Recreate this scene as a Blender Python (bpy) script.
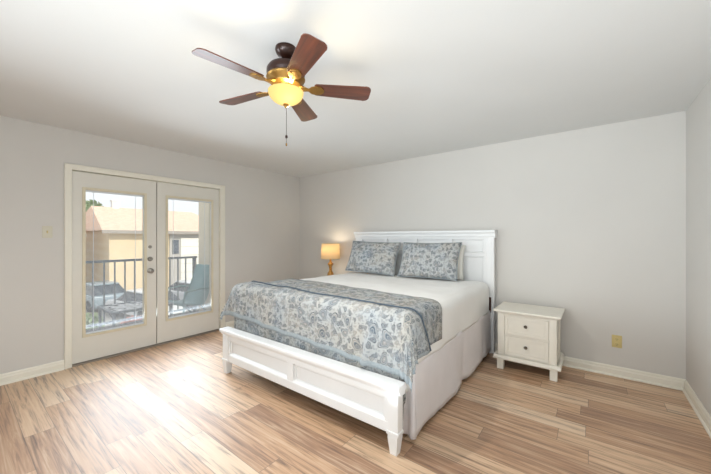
import bpy, bmesh, math, random
from mathutils import Vector, Matrix, noise
random.seed(7)
sc = bpy.context.scene
for o in list(bpy.data.objects):
    bpy.data.objects.remove(o)

# ------------------------------------------------------------------ camera, world, sun, area lights, exposure
EYE = 1.33
cam_d = bpy.data.cameras.new('camera')
cam = bpy.data.objects.new('camera', cam_d)
sc.collection.objects.link(cam)
cam.location = (0, 0, EYE)
cam.rotation_euler = (math.radians(90), 0, math.radians(37.3))
cam_d.sensor_width = 36
cam_d.lens = 36 * 310 / 711
cam_d.shift_y = 1 / 711
cam_d.clip_start = 0.05
cam_d.clip_end = 300
sc.camera = cam

sc.view_settings.view_transform = 'Standard'
sc.view_settings.look = 'None'
sc.view_settings.gamma = 1
sc.view_settings.use_curve_mapping = False
sc.view_settings.exposure = 0.55

world = bpy.data.worlds.new('World')
sc.world = world
world.use_nodes = True
wn = world.node_tree
wbg = wn.nodes['Background']
wtc = wn.nodes.new('ShaderNodeTexCoord')
wsep = wn.nodes.new('ShaderNodeSeparateXYZ')
wramp = wn.nodes.new('ShaderNodeValToRGB')
wn.links.new(wtc.outputs['Generated'], wsep.inputs[0])
wn.links.new(wsep.outputs['Z'], wramp.inputs[0])
wn.links.new(wramp.outputs['Color'], wbg.inputs['Color'])
e = wramp.color_ramp.elements
e[0].position = 0.0
e[0].color = (0.86, 0.90, 0.93, 1)
e[1].position = 0.7
e[1].color = (0.95, 1.0, 1.06, 1)
wbg.inputs['Strength'].default_value = 0.84


def light(name, kind, loc, rot, energy, color=(1, 1, 1), size=None, size_y=None, spread=None):
    d = bpy.data.lights.new(name, kind)
    d.energy = energy
    d.color = color
    if kind == 'AREA':
        d.shape = 'RECTANGLE'
        d.size = size
        d.size_y = size_y or size
        if spread:
            d.spread = math.radians(spread)
    elif kind == 'SUN':
        d.angle = math.radians(2)
    else:
        d.shadow_soft_size = size or 0.03
    o = bpy.data.objects.new(name, d)
    sc.collection.objects.link(o)
    o.location = loc
    o.rotation_euler = [math.radians(a) for a in rot]
    return o


# sun stands high behind the house, so it lights the houses opposite
light('sun', 'SUN', (0, 0, 20), (0, 52, 12), 2.0, (1.0, 0.95, 0.86))
# daylight coming in through the glazed doors
light('daylight_through_doors', 'AREA', (-4.15, 1.56, 1.10), (0, -78, 0), 21, (0.80, 0.91, 1.0), 1.5, 1.45, 140)
# fill lamps added to brighten walls and ceiling, no real fixtures; the first faces up
light('ceiling_fill', 'AREA', (-0.25, 0.3, 0.3), (180, 0, 0), 17, (0.85, 0.94, 1.0), 1.5, 2.6)
light('fill_light', 'AREA', (-0.6, -1.5, 1.6), (107, 0, 6), 31, (0.85, 0.94, 1.0), 3.2, 0.9, 88)
light('fill_light_far', 'AREA', (-3.7, -1.3, 1.55), (0, -86, 36), 12, (0.85, 0.94, 1.0), 1.2, 1.2, 70)
light('fill_light_side', 'AREA', (0.62, -0.1, 1.35), (0, 84, 0), 17, (0.85, 0.94, 1.0), 1.4, 1.4, 115)


# ------------------------------------------------------------------ materials
def lin(c):
    out = []
    for v in c:
        v /= 255
        out.append(v / 12.92 if v <= 0.04045 else ((v + 0.055) / 1.055) ** 2.4)
    return tuple(out) + (1,)


class NT:
    def __init__(s, name):
        s.m = bpy.data.materials.new(name)
        s.m.use_nodes = True
        s.t = s.m.node_tree
        s.bsdf = s.t.nodes['Principled BSDF']
        s.out = s.t.nodes['Material Output']

    def n(s, kind, **kw):
        nd = s.t.nodes.new('ShaderNode' + kind)
        for k, v in kw.items():
            if k.startswith('i_'):
                nd.inputs[k[2:].replace('_', ' ')].default_value = v
            else:
                setattr(nd, k, v)
        return nd

    def l(s, a, b):
        s.t.links.new(a, b)

    def math(s, op, a, b=None, c=None):
        nd = s.t.nodes.new('ShaderNodeMath')
        nd.operation = op
        for i, v in enumerate((a, b, c)):
            if v is None:
                continue
            if isinstance(v, (int, float)):
                nd.inputs[i].default_value = v
            else:
                s.l(v, nd.inputs[i])
        return nd.outputs[0]

    def mix(s, f, a, b, blend='MIX'):
        nd = s.t.nodes.new('ShaderNodeMix')
        nd.data_type = 'RGBA'
        nd.blend_type = blend
        for i, v in ((0, f), (6, a), (7, b)):
            if isinstance(v, (int, float)):
                nd.inputs[i].default_value = v
            elif isinstance(v, tuple):
                nd.inputs[i].default_value = v
            else:
                s.l(v, nd.inputs[i])
        return nd.outputs[2]

    def ramp(s, f, stops, interp='LINEAR'):
        nd = s.t.nodes.new('ShaderNodeValToRGB')
        cr = nd.color_ramp
        cr.interpolation = interp
        while len(cr.elements) < len(stops):
            cr.elements.new(0.5)
        for el, (p, c) in zip(cr.elements, stops):
            el.position = p
            el.color = c
        s.l(f, nd.inputs[0])
        return nd.outputs[0]

    def bump(s, h, strength, dist):
        nd = s.n('Bump')
        nd.inputs['Strength'].default_value = strength
        nd.inputs['Distance'].default_value = dist
        s.l(h, nd.inputs['Height'])
        s.l(nd.outputs[0], s.bsdf.inputs['Normal'])


def plain(name, rgb, rough=0.5, metal=0.0, var=0.04, scale=8, bump=0.0, bscale=60, spec=0.5):
    k = NT(name)
    tc = k.n('TexCoord')
    nz = k.n('TexNoise')
    nz.inputs['Scale'].default_value = scale
    nz.inputs['Detail'].default_value = 3
    k.l(tc.outputs['Object'], nz.inputs['Vector'])
    c = lin(rgb)
    lo = tuple(v * (1 - var) for v in c[:3]) + (1,)
    hi = tuple(min(1, v * (1 + var)) for v in c[:3]) + (1,)
    k.l(k.ramp(nz.outputs['Fac'], [(0.3, lo), (0.7, hi)]), k.bsdf.inputs['Base Color'])
    k.bsdf.inputs['Roughness'].default_value = rough
    k.bsdf.inputs['Metallic'].default_value = metal
    k.bsdf.inputs['Specular IOR Level'].default_value = spec
    if bump:
        n2 = k.n('TexNoise')
        n2.inputs['Scale'].default_value = bscale
        k.l(tc.outputs['Object'], n2.inputs['Vector'])
        k.bump(n2.outputs['Fac'], bump, 0.01)
    return k.m


M = {}
M['wall'] = plain('wall_paint', (208, 204, 198), 0.75, var=0.012, scale=2, bump=0.05, bscale=120, spec=0.25)
M['ceiling'] = plain('ceiling_paint', (222, 222, 220), 0.9, var=0.01, scale=2, bump=0.06, bscale=140, spec=0.1)
M['trim'] = plain('trim_paint', (230, 225, 211), 0.4, var=0.015)
M['door'] = plain('door_paint', (218, 214, 204), 0.42, var=0.012)
M['bead'] = plain('glazing_bead_paint', (214, 204, 178), 0.5)
M['bed_white'] = plain('bed_white_lacquer', (236, 236, 235), 0.35, var=0.01)
M['stand_white'] = plain('nightstand_white_lacquer', (236, 231, 219), 0.4, var=0.015)
M['nickel'] = plain('brushed_nickel', (150, 145, 138), 0.32, 1.0)
M['dark_knob'] = plain('dark_pewter', (105, 98, 90), 0.35, 0.9)
M['bronze'] = plain('dark_bronze', (46, 23, 15), 0.3, 0.3)
M['brass'] = plain('antique_brass', (150, 116, 62), 0.42, 0.9)
M['lampbase'] = plain('gilded_wood', (176, 128, 60), 0.4, 0.2)
M['dark_wood'] = plain('dark_brown_wood', (70, 42, 28), 0.5)
M['coverlet'] = plain('white_cotton', (240, 239, 236), 0.9, var=0.01, bump=0.12, bscale=220, spec=0.1)
M['pillowcase'] = plain('ivory_cotton', (236, 233, 224), 0.9, var=0.01, bump=0.1, bscale=200, spec=0.1)
M['skirt'] = plain('grey_cotton', (232, 228, 229), 0.9, var=0.02, bump=0.1, bscale=180, spec=0.1)
M['lining'] = plain('white_quilt_lining', (232, 232, 230), 0.9, var=0.01, spec=0.1)
M['piping'] = plain('slate_piping', (84, 96, 108), 0.9, spec=0.1)
M['mattress'] = plain('mattress_ticking', (225, 224, 220), 0.9)
M['almond'] = plain('almond_plastic', (205, 186, 128), 0.4, var=0.02)
M['almond_slot'] = plain('brown_slot', (96, 80, 48), 0.6)
M['ivory'] = plain('ivory_plastic', (206, 200, 180), 0.4, var=0.02)
M['blind'] = plain('white_blind_slat', (228, 231, 234), 0.6, var=0.0)
M['black_metal'] = plain('dark_grey_metal', (120, 127, 135), 0.5, 0.2)
M['table_metal'] = plain('pale_grey_metal', (236, 238, 240), 0.5, 0.1)
M['sling'] = plain('teal_sling_fabric', (126, 158, 160), 0.85, bump=0.2, bscale=300)
M['deck'] = plain('balcony_concrete', (112, 111, 110), 0.9, var=0.06)
M['stucco'] = plain('cream_stucco', (226, 216, 196), 0.95, var=0.03, bump=0.3)
M['house_wall'] = plain('tan_house_wall', (236, 214, 176), 0.95, var=0.05, scale=0.8)
M['house_grey'] = plain('grey_house_siding', (190, 186, 178), 0.95, var=0.05, scale=0.8)
M['house_pale'] = plain('pale_house_wall', (222, 222, 220), 0.95, var=0.03, scale=0.8)
M['eave'] = plain('eave_board', (166, 158, 148), 0.8)
M['garage'] = plain('cream_garage_door', (250, 246, 232), 0.7)
M['window_dark'] = plain('house_window_glass', (90, 98, 106), 0.15)
M['asphalt'] = plain('parking_asphalt', (158, 155, 148), 0.95, var=0.08, scale=0.6)
M['car_white'] = plain('white_car_paint', (228, 230, 232), 0.2)
M['car_grey'] = plain('grey_blue_car_paint', (140, 156, 164), 0.2)
M['tyre'] = plain('black_rubber', (36, 36, 38), 0.8)
M['car_glass'] = plain('dark_car_glass', (48, 58, 66), 0.1)
M['bark'] = plain('tree_bark', (96, 78, 60), 0.9)
M['leaf'] = plain('green_leaf', (150, 168, 126), 0.8, var=0.25, scale=3)
M['leaf_pink'] = plain('reddish_leaf', (190, 130, 116), 0.8, var=0.25, scale=3)
M['lawn'] = plain('lawn_grass', (128, 132, 88), 0.95, var=0.15, scale=2)


def m_floor():
    k = NT('plank_floor')
    tc = k.n('TexCoord')
    sp = k.n('SeparateXYZ')
    k.l(tc.outputs['Object'], sp.inputs[0])
    x, y = sp.outputs[0], sp.outputs[1]
    W, L = 0.152, 1.22
    yr = k.math('DIVIDE', y, W)
    row = k.math('FLOOR', yr)
    wn1 = k.n('TexWhiteNoise', noise_dimensions='1D')
    k.l(row, wn1.inputs['W'])
    xs = k.math('ADD', k.math('DIVIDE', x, L), k.math('MULTIPLY', wn1.outputs['Value'], 7.3))
    col = k.math('FLOOR', xs)
    cid = k.n('CombineXYZ')
    k.l(row, cid.inputs[0])
    k.l(col, cid.inputs[1])
    wn2 = k.n('TexWhiteNoise', noise_dimensions='2D')
    k.l(cid.outputs[0], wn2.inputs['Vector'])
    rnd = wn2.outputs['Value']
    base = k.ramp(rnd, [(0.0, lin((160, 119, 87))), (0.25, lin((182, 139, 103))), (0.55, lin((200, 158, 120))),
                        (0.8, lin((211, 174, 138))), (1.0, lin((222, 193, 162)))])
    # grain: noise stretched along the plank, shifted for every plank
    cg = k.n('CombineXYZ')
    k.l(k.math('ADD', k.math('MULTIPLY', x, 2.2), k.math('MULTIPLY', rnd, 37.0)), cg.inputs[0])
    k.l(k.math('MULTIPLY', y, 44.0), cg.inputs[1])
    k.l(k.math('MULTIPLY', rnd, 11.0), cg.inputs[2])
    g1 = k.n('TexNoise')
    g1.inputs['Scale'].default_value = 1.0
    g1.inputs['Detail'].default_value = 6
    g1.inputs['Roughness'].default_value = 0.62
    g1.inputs['Distortion'].default_value = 0.6
    k.l(cg.outputs[0], g1.inputs['Vector'])
    g = g1.outputs['Fac']
    c1 = k.mix(k.math('MULTIPLY', k.ramp(g, [(0.30, (1, 1, 1, 1)), (0.50, (0, 0, 0, 1))]), 0.85), base, lin((82, 48, 28)))
    c2 = k.mix(k.math('MULTIPLY', k.ramp(g, [(0.52, (0, 0, 0, 1)), (0.75, (1, 1, 1, 1))]), 0.6), c1, lin((236, 214, 184)))
    fy = k.math('FRACT', yr)
    fx = k.math('FRACT', xs)
    ey = k.math('MINIMUM', fy, k.math('SUBTRACT', 1.0, fy))
    ex = k.math('MULTIPLY', k.math('MINIMUM', fx, k.math('SUBTRACT', 1.0, fx)), L / W)
    seam = k.math('LESS_THAN', k.math('MINIMUM', ex, ey), 0.012)
    c3 = k.mix(k.math('MULTIPLY', seam, 0.6), c2, lin((70, 48, 36)))
    k.l(c3, k.bsdf.inputs['Base Color'])
    r = k.math('MULTIPLY_ADD', g, 0.08, 0.43)
    k.l(r, k.bsdf.inputs['Roughness'])
    k.bsdf.inputs['Specular IOR Level'].default_value = 1.0
    k.bsdf.inputs['Coat Weight'].default_value = 0.9
    k.bsdf.inputs['Coat Roughness'].default_value = 0.62
    k.bump(k.math('SUBTRACT', g, k.math('MULTIPLY', seam, 0.8)), 0.12, 0.004)
    return k.m


M['floor'] = m_floor()


def m_paisley(name, size=1.0, shift=0.0, base=(198, 199, 197)):
    """Bent teardrops with concentric outlines, each turned its own way, over a fine scroll ground."""
    k = NT(name)
    uv = k.n('UVMap')
    mp = k.n('Mapping')
    mp.inputs['Location'].default_value = (shift, shift * 0.7, 0)
    k.l(uv.outputs[0], mp.inputs['Vector'])
    wz = k.n('TexNoise')
    wz.inputs['Scale'].default_value = 7
    k.l(mp.outputs[0], wz.inputs['Vector'])
    wv = k.n('VectorMath', operation='MULTIPLY_ADD')
    k.l(wz.outputs['Color'], wv.inputs[0])
    wv.inputs[1].default_value = (0.07, 0.07, 0)
    k.l(mp.outputs[0], wv.inputs[2])
    v = wv.outputs[0]

    def drops(scale, bend):
        vo = k.n('TexVoronoi', feature='F1')
        vo.voronoi_dimensions = '2D'
        vo.inputs['Scale'].default_value = scale
        vo.inputs['Randomness'].default_value = 0.75
        k.l(v, vo.inputs['Vector'])
        sub = k.n('VectorMath', operation='SUBTRACT')
        k.l(v, sub.inputs[0])
        k.l(vo.outputs['Position'], sub.inputs[1])
        sc_ = k.n('VectorMath', operation='SCALE')
        sc_.inputs['Scale'].default_value = scale
        k.l(sub.outputs[0], sc_.inputs[0])
        sepc = k.n('SeparateColor')
        k.l(vo.outputs['Color'], sepc.inputs[0])
        rot = k.n('VectorRotate', rotation_type='Z_AXIS')
        k.l(sc_.outputs[0], rot.inputs['Vector'])
        k.l(k.math('MULTIPLY', sepc.outputs[0], 6.283), rot.inputs['Angle'])
        s3 = k.n('SeparateXYZ')
        k.l(rot.outputs[0], s3.inputs[0])
        x, y = s3.outputs[0], s3.outputs[1]
        yy = k.math('MULTIPLY', y, y)
        xb = k.math('ADD', x, k.math('MULTIPLY', yy, bend))
        wid = k.math('MAXIMUM', k.math('SUBTRACT', 0.62, k.math('MULTIPLY', y, 1.0)), 0.16)
        xq = k.math('DIVIDE', xb, wid)
        d = k.math('SQRT', k.math('ADD', k.math('MULTIPLY', xq, xq), yy))
        return d, sepc.outputs[1], sepc.outputs[2]

    d1, r1, q1 = drops(9.5 / size, 0.9)
    d2, r2, q2 = drops(21.0 / size, 0.8)
    d3, r3, q3 = drops(46.0 / size, 0.5)
    ground = lin(base)
    slate = lin((74, 81, 90))
    blue = lin((128, 137, 144))
    tan = lin((156, 150, 144))
    dark = lin((64, 72, 82))
    fine = k.ramp(d2, [(0.0, ground), (0.08, slate), (0.17, ground), (0.22, blue), (0.30, ground), (0.34, slate), (0.42, ground)], 'CONSTANT')
    fine2 = k.ramp(d2, [(0.0, ground), (0.10, tan), (0.20, ground), (0.27, blue), (0.33, ground), (0.37, tan), (0.44, ground)], 'CONSTANT')
    tiny = k.ramp(d3, [(0.0, tan), (0.14, ground), (0.26, blue), (0.34, ground)], 'CONSTANT')
    fg = k.mix(k.math('GREATER_THAN', r2, 0.62), fine, fine2)
    fg = k.mix(k.math('GREATER_THAN', d2, 0.46), fg, tiny)
    big = k.ramp(d1, [(0.0, blue), (0.10, ground), (0.14, slate), (0.17, blue), (0.24, ground), (0.28, tan), (0.32, ground), (0.37, slate), (0.41, ground)], 'CONSTANT')
    big2 = k.ramp(d1, [(0.0, ground), (0.07, tan), (0.12, ground), (0.16, slate), (0.20, ground), (0.25, blue), (0.32, ground), (0.37, dark), (0.40, ground)], 'CONSTANT')
    bg = k.mix(k.math('GREATER_THAN', r1, 0.5), big, big2)
    c = k.mix(k.math('MULTIPLY', k.math('LESS_THAN', d1, 0.43), k.math('GREATER_THAN', q1, 0.35)), fg, bg)
    nz = k.n('TexNoise')
    nz.inputs['Scale'].default_value = 5
    k.l(v, nz.inputs['Vector'])
    wash = k.ramp(nz.outputs['Fac'], [(0.35, lin((214, 219, 224))), (0.65, lin((226, 220, 212)))])
    c = k.mix(0.9, c, wash, 'MULTIPLY')
    k.l(c, k.bsdf.inputs['Base Color'])
    k.bsdf.inputs['Roughness'].default_value = 0.9
    k.bsdf.inputs['Specular IOR Level'].default_value = 0.1
    n2 = k.n('TexNoise')
    n2.inputs['Scale'].default_value = 60
    k.l(v, n2.inputs['Vector'])
    k.bump(n2.outputs['Fac'], 0.25, 0.006)
    return k.m


M['paisley'] = m_paisley('paisley_quilt_print', 1.1, 0.0)
M['paisley_sham'] = m_paisley('paisley_sham_print', 1.1, 3.3, (206, 208, 208))
M['hem'] = plain('pale_blue_hem', (156, 164, 168), 0.9, var=0.1, scale=60, spec=0.1)


def m_blade():
    k = NT('cherry_fan_blade')
    tc = k.n('TexCoord')
    mp = k.n('Mapping')
    mp.inputs['Scale'].default_value = (3, 40, 10)
    k.l(tc.outputs['Object'], mp.inputs['Vector'])
    nz = k.n('TexNoise')
    nz.inputs['Scale'].default_value = 1.0
    nz.inputs['Detail'].default_value = 5
    k.l(mp.outputs[0], nz.inputs['Vector'])
    k.l(k.ramp(nz.outputs['Fac'], [(0.3, lin((62, 28, 14))), (0.6, lin((98, 46, 24))), (0.8, lin((118, 60, 32)))]), k.bsdf.inputs['Base Color'])
    k.bsdf.inputs['Roughness'].default_value = 0.34
    k.bsdf.inputs['Coat Weight'].default_value = 0.6
    k.bsdf.inputs['Coat Roughness'].default_value = 0.25
    return k.m


M['blade'] = m_blade()


def m_glass():
    k = NT('clear_glass')
    tr = k.n('BsdfTransparent')
    gl = k.n('BsdfGlossy')
    gl.inputs['Roughness'].default_value = 0.02
    lw = k.n('LayerWeight')
    lw.inputs['Blend'].default_value = 0.25
    mx = k.n('MixShader')
    k.l(k.math('MULTIPLY', lw.outputs['Fresnel'], 0.12), mx.inputs[0])
    k.l(tr.outputs[0], mx.inputs[1])
    k.l(gl.outputs[0], mx.inputs[2])
    k.l(mx.outputs[0], k.out.inputs['Surface'])
    return k.m


M['glass'] = m_glass()


def m_glow(name, rgb, trans_rgb, strength, tf=0.6, weave=0):
    """lit lamp glass or cloth: lets the bulb's light through and glows"""
    k = NT(name)
    tl = k.n('BsdfTranslucent')
    tl.inputs['Color'].default_value = lin(trans_rgb)
    df = k.n('BsdfDiffuse')
    df.inputs['Color'].default_value = lin(trans_rgb)
    mx = k.n('MixShader')
    mx.inputs[0].default_value = tf
    k.l(df.outputs[0], mx.inputs[1])
    k.l(tl.outputs[0], mx.inputs[2])
    em = k.n('Emission')
    em.inputs['Color'].default_value = lin(rgb)
    em.inputs['Strength'].default_value = strength
    ad = k.n('AddShader')
    k.l(mx.outputs[0], ad.inputs[0])
    k.l(em.outputs[0], ad.inputs[1])
    k.l(ad.outputs[0], k.out.inputs['Surface'])
    return k.m


M['bowl'] = m_glow('lit_amber_glass', (252, 222, 146), (70, 58, 40), 0.60)
M['shade'] = m_glow('lit_linen_shade', (224, 198, 150), (226, 204, 166), 0.16, 0.5)


def m_house_roof():
    k = NT('clay_shingle_roof')
    tc = k.n('TexCoord')
    nz = k.n('TexNoise')
    nz.inputs['Scale'].default_value = 4
    nz.inputs['Detail'].default_value = 5
    k.l(tc.outputs['Object'], nz.inputs['Vector'])
    k.l(k.ramp(nz.outputs['Fac'], [(0.3, lin((216, 184, 160))), (0.7, lin((229, 201, 178)))]), k.bsdf.inputs['Base Color'])
    k.bsdf.inputs['Roughness'].default_value = 0.95
    return k.m


M['roof'] = m_house_roof()


# ------------------------------------------------------------------ mesh helpers
class MB:
    def __init__(s):
        s.bm = bmesh.new()
        s.uv = None

    def box(s, x0, x1, y0, y1, z0, z1, bev=0.0, seg=2, mtx=None):
        r = bmesh.ops.create_cube(s.bm, size=1.0)
        vs = r['verts']
        bmesh.ops.scale(s.bm, verts=vs, vec=(abs(x1 - x0), abs(y1 - y0), abs(z1 - z0)))
        bmesh.ops.translate(s.bm, verts=vs, vec=((x0 + x1) / 2, (y0 + y1) / 2, (z0 + z1) / 2))
        if bev > 0:
            es = list({ed for v in vs for ed in v.link_edges})
            r2 = bmesh.ops.bevel(s.bm, geom=es, offset=bev, segments=seg, affect='EDGES', profile=0.5)
            vs = list({v for f in r2['faces'] for v in f.verts} | {v for v in vs if v.is_valid})
        if mtx is not None:
            bmesh.ops.transform(s.bm, matrix=mtx, verts=vs)
        return s

    def prism(s, pts, axis, a0, a1, mtx=None):
        """polygon pts in the plane across an axis ('X','Y','Z'), extruded from a0 to a1"""
        def P(p, a):
            if axis == 'X':
                return (a, p[0], p[1])
            if axis == 'Y':
                return (p[0], a, p[1])
            return (p[0], p[1], a)
        va = [s.bm.verts.new(P(p, a0)) for p in pts]
        vb = [s.bm.verts.new(P(p, a1)) for p in pts]
        n = len(pts)
        fs = [s.bm.faces.new(va), s.bm.faces.new(vb[::-1])]
        for i in range(n):
            fs.append(s.bm.faces.new((va[i], va[(i + 1) % n], vb[(i + 1) % n], vb[i])))
        bmesh.ops.recalc_face_normals(s.bm, faces=fs)
        if mtx is not None:
            bmesh.ops.transform(s.bm, matrix=mtx, verts=va + vb)
        return s

    def lathe(s, prof, seg=32, cen=(0, 0, 0), mtx=None, cap=True):
        rings = []
        for r, z in prof:
            if r < 1e-5:
                rings.append([s.bm.verts.new((cen[0], cen[1], cen[2] + z))])
            else:
                rings.append([s.bm.verts.new((cen[0] + r * math.cos(2 * math.pi * i / seg), cen[1] + r * math.sin(2 * math.pi * i / seg), cen[2] + z)) for i in range(seg)])
        fs = []
        for a, b in zip(rings, rings[1:]):
            for i in range(seg):
                j = (i + 1) % seg
                if len(a) == 1 and len(b) == 1:
                    continue
                if len(a) == 1:
                    fs.append(s.bm.faces.new((a[0], b[j], b[i])))
                elif len(b) == 1:
                    fs.append(s.bm.faces.new((a[i], a[j], b[0])))
                else:
                    fs.append(s.bm.faces.new((a[i], a[j], b[j], b[i])))
        if cap:
            for rg in (rings[0], rings[-1]):
                if len(rg) > 1:
                    fs.append(s.bm.faces.new(rg))
        bmesh.ops.recalc_face_normals(s.bm, faces=fs)
        if mtx is not None:
            bmesh.ops.transform(s.bm, matrix=mtx, verts=[v for r in rings for v in r])
        return s

    def tube(s, pts, r, seg=8):
        pts = [Vector(p) for p in pts]
        rings = []
        up = Vector((0, 0, 1))
        for i, p in enumerate(pts):
            d = (pts[min(i + 1, len(pts) - 1)] - pts[max(i - 1, 0)]).normalized()
            a = d.cross(up)
            if a.length < 1e-3:
                a = d.cross(Vector((1, 0, 0)))
            a.normalize()
            b = d.cross(a).normalized()
            rr = r[i] if isinstance(r, (list, tuple)) else r
            rings.append([s.bm.verts.new(p + rr * (a * math.cos(2 * math.pi * k / seg) + b * math.sin(2 * math.pi * k / seg))) for k in range(seg)])
        fs = []
        for a, b in zip(rings, rings[1:]):
            for i in range(seg):
                j = (i + 1) % seg
                fs.append(s.bm.faces.new((a[i], a[j], b[j], b[i])))
        fs.append(s.bm.faces.new(rings[0]))
        fs.append(s.bm.faces.new(rings[-1]))
        bmesh.ops.recalc_face_normals(s.bm, faces=fs)
        return s

    def build(s, name, mat, parent=None, smooth=False, loc=(0, 0, 0)):
        me = bpy.data.meshes.new(name)
        bmesh.ops.recalc_face_normals(s.bm, faces=s.bm.faces[:])
        s.bm.to_mesh(me)
        s.bm.free()
        mats = mat if isinstance(mat, (list, tuple)) else [mat]
        for m_ in mats:
            me.materials.append(m_)
        if smooth:
            for p in me.polygons:
                p.use_smooth = True
            try:
                me.set_sharp_from_angle(angle=math.radians(38))
            except Exception:
                pass
        o = bpy.data.objects.new(name, me)
        sc.collection.objects.link(o)
        o.location = loc
        if parent is not None:
            o.parent = parent
        return o


def thing(name, label, cat, loc=(0, 0, 0), rz=0, group=None, kind=None):
    o = bpy.data.objects.new(name, None)
    o.empty_display_size = 0.1
    sc.collection.objects.link(o)
    o.location = loc
    o.rotation_euler = (0, 0, rz)
    tag(o, label, cat, group, kind)
    return o


def tag(o, label=None, cat=None, group=None, kind=None):
    if label:
        o['label'] = label
    if cat:
        o['category'] = cat
    if group:
        o['group'] = group
    if kind:
        o['kind'] = kind
    return o


def copy_tree(o, parent=None):
    c = o.copy()
    sc.collection.objects.link(c)
    if parent is not None:
        c.parent = parent
    for ch in [q for q in sc.collection.objects if q.parent is o]:
        copy_tree(ch, c)
    return c


# ------------------------------------------------------------------ the room
XL, XR, YB, YF, ZC = -4.26, 0.655, 3.90, -1.6, 2.44
DY0, DY1, DZ = 0.765, 2.37, 2.04      # clear door opening in the left wall
T = 0.16
MB().box(XL - T, XR + T, YF - T, YB + T, -0.12, 0).build('floor', M['floor'])['kind'] = 'structure'
MB().box(XL - T, XR + T, YF - T, YB + T, ZC, ZC + 0.15).build('ceiling', M['ceiling'])['kind'] = 'structure'
MB().box(XL - T, XR + T, YB, YB + T, 0, ZC).build('wall_back', M['wall'])['kind'] = 'structure'
MB().box(XR, XR + T, YF, YB, 0, ZC).build('wall_right', M['wall'])['kind'] = 'structure'
MB().box(XL - T, XR + T, YF - T, YF, 0, ZC).build('wall_front', M['wall'])['kind'] = 'structure'
(MB().box(XL - T, XL, YF, DY0, 0, ZC).box(XL - T, XL, DY1, YB, 0, ZC).box(XL - T, XL, DY0, DY1, DZ, ZC)
 ).build('wall_left', M['wall'])['kind'] = 'structure'

BBP = [(0, 0), (0.016, 0), (0.016, 0.062), (0.012, 0.072), (0.012, 0.084), (0.006, 0.096), (0, 0.096)]


def baseboard(name, axis, a0, a1, base, sgn):
    pts = [(base + sgn * p, z) for p, z in BBP]
    mb = MB().prism(pts, axis, a0, a1)
    mb.prism([(base + sgn * 0.016, 0), (base + sgn * 0.028, 0), (base + sgn * 0.027, 0.008), (base + sgn * 0.022, 0.016), (base + sgn * 0.016, 0.018)], axis, a0, a1)
    o = mb.build(name, M['trim'])
    o['kind'] = 'structure'


baseboard('baseboard_back', 'X', XL, XR, YB, -1)
baseboard('baseboard_right', 'Y', YF, YB - 0.028, XR, -1)
MBL = MB()
for a0, a1 in ((YF, DY0 - 0.056), (DY1 + 0.056 + 0.02, YB - 0.028)):
    MBL.prism([(XL + p, z) for p, z in BBP], 'Y', a0, a1)
    MBL.prism([(XL + 0.016, 0), (XL + 0.028, 0), (XL + 0.027, 0.008), (XL + 0.022, 0.016), (XL + 0.016, 0.018)], 'Y', a0, a1)
MBL.build('baseboard_left', M['trim'])['kind'] = 'structure'

# door casing and jamb
cs = MB()
for y0, y1 in ((DY0 - 0.055, DY0 + 0.004), (DY1 - 0.004, DY1 + 0.072)):
    cs.box(XL, XL + 0.016, y0, y1, 0, DZ + 0.05, 0.004)
    cs.box(XL + 0.016, XL + 0.022, y0 + 0.004, y0 + 0.022, 0, DZ + 0.046, 0.002)
cs.box(XL, XL + 0.0165, DY0 - 0.055, DY1 + 0.072, DZ - 0.006, DZ + 0.052, 0.004)
cs.box(XL + 0.0165, XL + 0.022, DY0 - 0.05, DY1 + 0.066, DZ + 0.028, DZ + 0.046, 0.002)
cs.box(XL - T, XL, DY0 - 0.001, DY0 + 0.003, 0, DZ)
cs.box(XL - T, XL, DY1 - 0.003, DY1 + 0.001, 0, DZ)
cs.box(XL - T, XL, DY0, DY1, DZ - 0.003, DZ + 0.001)
cs.build('trim_1', M['trim'])['kind'] = 'structure'
MB().box(XL - T, XL + 0.01, DY0 + 0.004, DY1 - 0.004, 0.0, 0.014, 0.004).build('trim_2', plain('threshold_metal', (150, 140, 128), 0.45, 0.4))['kind'] = 'structure'


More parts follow.
